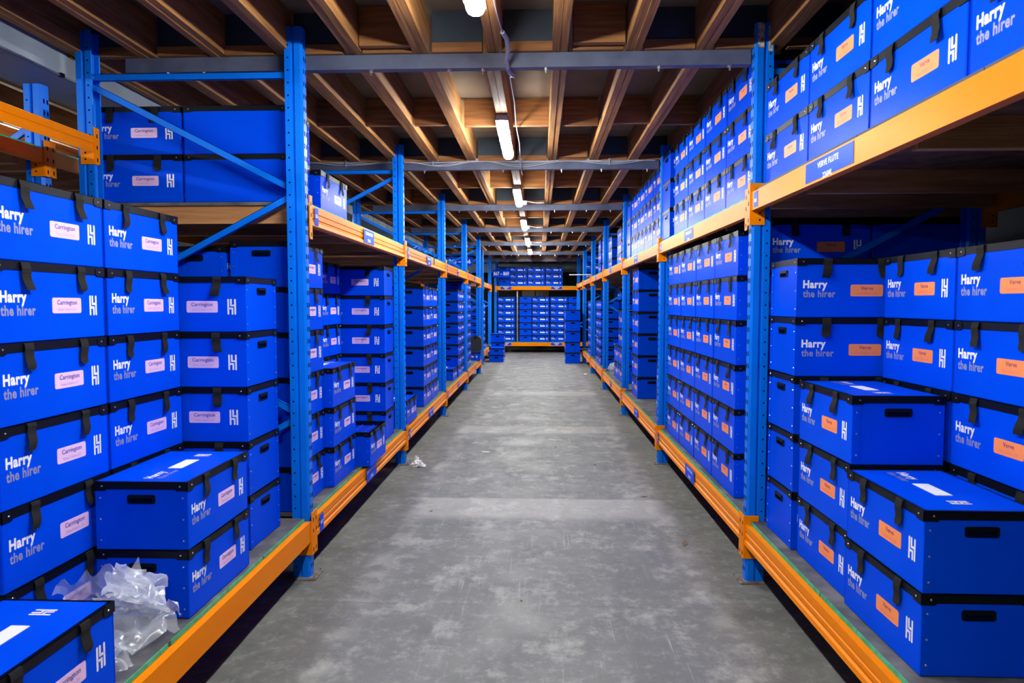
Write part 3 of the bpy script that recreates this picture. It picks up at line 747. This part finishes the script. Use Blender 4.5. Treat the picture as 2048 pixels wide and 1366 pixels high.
# --- left bay 3 and 4
G = 'crates on the left lower shelf, fourth bay'
stack(-1, -1.50, 11.85, 'A', 1, ZD, .20, 'C', 'lone low crate past third left upright', G)
stack(-1, -1.485, 12.47, 'A', 8, ZD, .20, 'C', 'shallow crates, first tall stack past third left upright', G)
stack(-1, -1.50, 13.0 + .09, 'A', 8, ZD, .20, 'C', 'shallow crates, just before fourth left upright', G, L=.5, hid=True)
stack(-1, -1.92, 12.47, 'A', 8, ZD, .20, 'C', 'shallow crates, rear stack past third left upright', G, hid=True)
G = 'crates on the left lower shelf, fifth bay'
stack(-1, -1.50, 13.75, 'A', 9, ZD, .20, 'C', 'shallow crates, stack touching fourth left upright', G)
stack(-1, -1.50, 14.37, 'A', 9, ZD, .20, 'C', 'shallow crates, second stack past fourth left upright', G, L=.6)
stack(-1, -1.95, 15.1, 'A', 7, ZD, .20, 'C', 'shallow crates, set back stack behind black case', G, hid=True)
stack(-1, -1.40, 16.15, 'C', 1, ZD, .20, 'C', 'shallow crate under the black case', G, L=.6, W=.4)
G = 'crates in the short far left rack'
stack(-1, -1.66, 19.65, 'A', 7, ZD, .20, 'C', 'shallow crates, far left rack near stack', G, hid=True)
stack(-1, -1.66, 20.4, 'A', 7, ZD, .20, 'C', 'shallow crates, far left rack middle stack', G, hid=True)
# --- floor stacks at the far end
G = 'crates stacked on the far floor'
stack(-1, -1.06, 20.3, 'A', 2, 0, .208, 'T', 'shallow, on the far floor at left', G, W=.42)
stack(-1, -1.10, 21.5, 'A', 3, 0, .262, 'T', 'on the far floor behind the shallow pair', G, W=.42)
stack(1, .77, 19.9, 'A', 5, 0, .314, 'V', 'handle end out, tall stack on far right floor', G, W=.43)

# --- right, foreground bay
G = 'crates on the right lower shelf, foreground'
stack(1, 1.38, 3.722, 'C', 5, ZD, .3175, 'V', 'orange label, turned stack against first right upright', G, W=.40)
stack(1, 1.825, 3.085, 'A', 5, ZD, .3175, 'V', 'orange label, set back stack, right foreground', G)
stack(1, 1.825, 2.465, 'A', 5, ZD, .3175, 'V', 'orange label, set back stack at right photo edge', G)
stack(1, 1.395, 3.075, 'A', 3, ZD, .312, 'V', 'orange label, middle step at right foreground', G)
stack(1, 1.375, 2.45, 'A', 2, ZD, .305, 'V', 'orange label, lowest step at right foreground', G)
G = 'crates on the nearest right upper shelf'
for k, (yy, ww) in enumerate(((3.535, 'by first upright'), (2.895, 'second from the upright'), (2.255, 'third from the upright'), (1.615, 'at the top right corner'))):
    stack(1, 1.345, yy, 'A', 2, ZU_R, .296, 'V', 'orange label, nearest right upper shelf, ' + ww, G, L=.62)
# --- right bay 1
G = 'crates on the right lower shelf, second bay'
stack(1, 1.42, 4.325, 'C', 6, ZD, .311, 'V', 'orange label, turned, just behind first right upright', G, L=.62, W=.385)
stack(1, 2.06, 4.325, 'B', 6, ZD, .311, 'V', 'blank dark side out, deep behind first right frame', G, L=.56, W=.385)
for k, ww in enumerate(('first stack past first right upright', 'second stack past first right upright', 'third stack past first right upright', 'fourth stack, before second right upright')):
    stack(1, 1.35, 4.722 + k * .6195, 'A', 6, ZD, .307, 'V', 'orange label, ' + ww, G, L=.60)
G = 'crates on the right upper shelf, second bay'
for k, ww in enumerate(('first past the upright', 'second past the upright', 'third past the upright', 'fourth past the upright')):
    stack(1, 1.325, (4.345, 4.965, 5.585, 6.205)[k], 'A', 3, 2.40, .287, 'V', 'orange label, right upper shelf, ' + ww, G)
stack(1, 1.30, 6.895, 'C', 3, 2.40, .287, 'V', 'handle end out, right upper shelf by second upright', G, W=.40)
# --- right bay 2
G = 'crates on the right lower shelf, third bay'
stack(1, 1.41, 7.60, 'A', 2, ZD, .309, 'V', 'orange label, low behind second right upright', G)
stack(1, 1.40, 9.69, 'A', 6, ZD, .309, 'V', 'orange label, handle end shown, before third right upright', G)
stack(1, 1.83, 9.69, 'A', 6, ZD, .309, 'V', 'rear stack before third right upright', G, hid=True)
G = 'crates on the right upper shelf, third bay'
for k in range(4):
    stack(1, 1.335, 7.54 + k * .6185, 'A', 3, 2.40, .287, 'V', 'orange label, upper shelf, %s past second right upright' % ORD[k].replace('bottom', 'first'), G)
stack(1, 1.33, 10.06, 'C', 3, 2.40, .287, 'V', 'handle end out, upper shelf before third right upright', G, W=.40)
# --- right bay 3
G = 'crates on the right lower shelf, fourth bay'
stack(1, 1.41, 11.55, 'A', 4, ZD, .309, 'V', 'orange label, mid stack past third right upright', G)
stack(1, 1.41, 12.2, 'A', 2, ZD, .309, 'V', 'orange label, low pair past third right upright', G)
G = 'crates on the right upper shelf, fourth bay'
stack(1, 1.36, 11.4, 'A', 3, 2.40, .20, 'V', 'shallow, upper shelf, first past third right upright', G)
stack(1, 1.36, 12.9, 'A', 3, 2.40, .20, 'V', 'shallow, upper shelf, second past third right upright', G)
# --- right bay 4, 5
G = 'crates on the right lower shelf, fifth bay'
stack(1, 1.36, 15.05, 'A', 7, ZD, .205, 'V', 'shallow, first stack past fourth right upright', G)
stack(1, 1.36, 15.67, 'A', 7, ZD, .205, 'V', 'shallow, second stack past fourth right upright', G)
stack(1, 1.79, 15.05, 'A', 8, ZD, .205, 'V', 'shallow, handle end, rear past fourth right upright', G)
G = 'crates on the right upper shelf, fifth bay'
stack(1, 1.36, 14.2, 'A', 3, 2.40, .25, 'V', 'upper shelf, first past fourth right upright', G)
stack(1, 1.36, 15.2, 'A', 3, 2.40, .25, 'V', 'upper shelf, second past fourth right upright', G)
G = 'crates on the right lower shelf, sixth bay'
stack(1, 1.36, 17.6, 'A', 7, ZD, .205, 'V', 'shallow, first stack past fifth right upright', G)
stack(1, 1.36, 18.3, 'A', 7, ZD, .205, 'V', 'shallow, second stack past fifth right upright', G)
stack(1, 1.36, 20.45, 'C', 3, 2.40, .285, 'T', 'white label, upper shelf of the last right bay', G, hid=False)
# --- end rack
G = 'crates on the end rack upper shelf'
stack(1, -1.43, 24.3, 'A', 3, ZU_L, .228, 'T', 'handle end out, behind the range sign, end rack', G, W=.385)
for k, ww in enumerate(('left of three on end rack top', 'middle of three on end rack top', 'right of three on end rack top')):
    stack(1, -1.03 + .63 * k, 24.28, 'C', 3, ZU_L, .228, 'T', ww, G, L=.60)
G = 'crates on the end rack lower shelf'
for x, oo, ww, n in ((-1.46, 'C', 'end rack lower shelf, leftmost', 7), (-.69, 'A', 'end rack lower shelf, handle end by post', 7), (-.24, 'C', 'end rack lower shelf, centre', 7), (.41, 'C', 'end rack lower shelf, right of centre', 7), (1.04, 'A', 'end rack lower shelf, handle end at right', 7)):
    stack(1, x, 24.28, oo, n, ZD, .231, 'T', ww, G, L=.60, W=.42)

CR.sort(key=lambda c: (c['p'][1] + (40 if c['hid'] else 0)))
print('crates', len(CR))
NT, ND = 300, 200
for i, c in enumerate(CR[:NT]):
    P = crate_parts(c['L'], c['W'], c['H'], c['kind'])
    lab = c['lab']; lab = lab if ('crate' in lab.split(',')[0]) else lab
    lab = 'blue ' + lab
    wd = lab.split()
    if len(wd) > 16: print('LONG', lab)
    if i < ND:
        e = empty('storage_crate', c['p'], c['rz']); tag(e, lab, 'crate', c['g'])
        obj('body', P['body'], e); obj('edge_trim', P['edge_trim'], e)
        x = c['L'] / 2
        obj('handle', P['handle'], e); obj('handle', P['handle'], e, None, (0, 0, PI))
        obj('product_label', P['product_label'], e); obj('lettering', P['lettering'], e); obj('emblem', P['emblem'], e)
        for xx in (-x + .155, x - .155): obj('strap', random.choice(P['straps']), e, (xx + random.uniform(-.008, .008), 0, 0))
        if c['kind'].endswith('o'): obj('dividers', P['dividers'], e)
        elif c['lid']:
            for q in ('lid_sticker', 'lid_lettering', 'lid_emblem'): obj(q, P[q], e)
    else:
        o = obj('storage_crate', P['merged'], None, c['p'], (0, 0, c['rz'])); tag(o, lab, 'crate', c['g'])
rest = CR[NT:]
if rest:
    A = MB()
    for c in rest:
        P = crate_parts(c['L'], c['W'], c['H'], c['kind'])
        A.mesh(P['merged'], Matrix.Translation(c['p']) @ Matrix.Rotation(c['rz'], 4, 'Z'), P['merged']['keys'])
    o = A.build('storage_crates'); tag(o, 'remaining small blue crates far down the aisle and deep in the racks', 'crates', kind='stuff')

# ------------------------------------------------------------------ signs
def sign(x, y, z, w_, h, txt, label):
    m = MB(); m.cbox(-w_ / 2, w_ / 2, -.004, .004, -h / 2, h / 2, .001, 'crate')
    put_text(m, txt, h * .62, .03, 'white_l', FRONT(0, -h * .2, -.0045), align='c', fit=w_ * .86)
    o = m.build('hanging_sign'); o.location = (x, y, z); tag(o, label, 'sign')
sign(-1.33, 24.1, 2.80, .62, .27, 'B67 – B69', 'blue sign reading B67 – B69 on the end rack')
sign(-2.24, 19.3, 2.93, .72, .25, 'B65 – B66', 'blue sign reading B65 – B66 beyond the left rack')

# ------------------------------------------------------------------ small things
def crumple(name, loc, sx, sy, sz, k, seed, sub=4, amp=.35, freq=2.2):
    bm = bmesh.new(); bmesh.ops.create_icosphere(bm, subdivisions=sub, radius=1)
    off = Vector((seed * 3.1, seed * 1.7, seed * .9))
    for v in bm.verts:
        p = v.co.copy()
        r = 1 + amp * noise.noise(p * freq + off) + amp * .55 * abs(noise.noise(p * freq * 2.3 + off)) - amp * .3 * abs(noise.noise(p * freq * 4.5 + off))
        q = p * r; v.co = Vector((q.x * sx, q.y * sy, max(q.z, -.75) * sz))
    zmin = min(v.co.z for v in bm.verts)
    for v in bm.verts: v.co.z -= zmin
    me = bpy.data.meshes.new(name); bm.to_mesh(me); bm.free(); me.materials.append(M[k])
    return obj(name, me, None, loc)
def film(name, loc, pts, k, seed, nx=26, ny=20, fold=.05):
    """a crushed plastic sheet: bilinear patch between four corner points with sharp folds"""
    a, b, c, d = [Vector(p) for p in pts]; vs = []; fs = []
    for j in range(ny + 1):
        for i in range(nx + 1):
            u, v = i / nx, j / ny
            p = a.lerp(b, u).lerp(d.lerp(c, u), v)
            n1 = abs(noise.noise(Vector((u * 3 + v * 2 + seed, v * 2.2, seed)))) + .3 * abs(noise.noise(Vector((u * 7, v * 5 + seed, seed)))) + .08 * abs(noise.noise(Vector((u * 15, v * 12 + seed, seed))))
            n2 = noise.noise(Vector((u * 3, v * 5, seed + 9)))
            p = p + Vector((fold * n2, fold * .8 * (n1 - .3), fold * 1.7 * (n1 - .2)))
            p.z = max(p.z, .002)
            vs.append(p)
    for j in range(ny):
        for i in range(nx):
            q = j * (nx + 1) + i; fs.append((q, q + 1, q + nx + 2, q + nx + 1))
    return vs, fs
bg = empty('plastic_bag', (-1.66, 2.55, ZD + .002)); tag(bg, 'crumpled clear plastic bag lying on the left shelf between crates', 'plastic bag')
m_ = MB()
for pts, sd, fo in ((((-.17, -.10, .26), (.02, -.02, .33), (.12, .16, .04), (-.10, .18, .02)), 3, .07),
                    (((-.12, -.18, .02), (.06, -.2, .02), (.2, .12, .02), (-.02, .2, .27)), 5, .08),
                    (((-.05, -.15, .24), (.10, -.02, .22), (.23, .08, .10), (.06, .16, .05)), 8, .07),
                    (((.02, -.1, .26), (-.05, .1, .30), (.1, .2, .20), (.17, .05, .12)), 11, .06),
                    (((-.02, -.21, .12), (.10, -.24, .002), (.16, -.14, .002), (.08, -.1, .12)), 14, .03)):
    vs, fs = film('x', None, pts, 'bag', sd, fold=fo * .58); m_.add(vs, fs, 'bag')
o = m_.build('film', bg)
for p in o.data.polygons: p.use_smooth = True
o = crumple('plastic_scrap', (1.5, 13.1, ZD + .003), .14, .12, .14, 'bag', 4, 3, .6); tag(o, 'clear plastic wrap lying on the right lower shelf', 'plastic wrap')
e = empty('crumpled_paper', (-1.29, 7.16, 0)); tag(e, 'crumpled white paper at the foot of the second left upright', 'litter')
for k, (a, b, c, d) in enumerate(((0, 0, .06, .035), (.05, -.02, .035, .02), (-.02, .03, .025, .06))):
    q = crumple('fold', (a, b, 0), c, c * .8, d, 'paper', 6 + k, 3, .5); q.parent = e
for k, (x, y, r, m, l) in enumerate(((-.62, 7.9, .045, 'paper', 'white paper scrap lying near the aisle middle'), (.95, 6.1, .03, 'leaf', 'small brown scrap by the second right upright'),
                           (1.06, 4.9, .05, 'leaf', 'brown leaf on the floor near the right beam'), (-.1, 3.9, .015, 'leaf', 'tiny dark crumb on the near aisle floor'),
                           (.2, 8.2, .015, 'leaf', 'tiny dark crumb far along the aisle floor'), (.6, 7.3, .02, 'leaf', 'small dark flake in the aisle right of centre'),
                           (-.9, 5.6, .018, 'leaf', 'small dark flake near the left beam'), (1.15, 16.9, .09, 'paper', 'pale sheet on the floor at far right'))):
    m_ = MB(); n = 7; pts = [(r * (1 + .4 * math.sin(i * 2.3 + k)) * math.cos(2 * PI * i / n), .45 * r * math.sin(2 * PI * i / n)) for i in range(n)]
    m_.prism(pts, 0, .003, 2, m); o = m_.build('floor_scrap'); o.location = (x, y, 0); o.rotation_euler[2] = k * .7; tag(o, l, 'litter', 'scraps on the aisle floor')
# black case on a crate, far left
e = empty('black_case', (-1.52, 16.3, ZD + .203)); tag(e, 'black case with clipped corners standing on a shallow crate', 'case')
m_ = MB(); m_.prism([(-.16, 0), (.10, 0), (.15, .05), (.15, .30), (.09, .37), (-.16, .37)], -.07, .07, 1, 'caseblack'); m_.build('shell', e)
m_ = MB(); m_.box(-.03, .03, -.075, -.07, .30, .375, 'strap'); m_.box(-.05, .05, -.02, .02, .37, .385, 'strap'); m_.build('handle', e)
m_ = MB(); m_.cyl((-.32, 0, 0), (.32, 0, .004), .014, 'white_l', 8); o = m_.build('white_pole'); o.location = (1.2, 20.1, 2.585); tag(o, 'white pole poking out over the far right upper shelf', 'pole')
# blue strap knot hanging on the upper left beam
m_ = MB()
for k in range(3):
    m_.tube([(-1.47 - .02 * k, 8.0 + .25 * i + .03 * k, 2.385 + .05 * abs(math.sin(i * 1.1 + k)) ) for i in range(5)], .008, 'rack', 5)
m_.tube([(-1.47, 9.0, 2.40), (-1.43, 9.1, 2.44), (-1.41, 9.18, 2.36), (-1.415, 9.2, 2.26)], .008, 'rack', 5)
tag(m_.build('strap_bundle'), 'tangled blue strap on the left upper beam', 'strap')
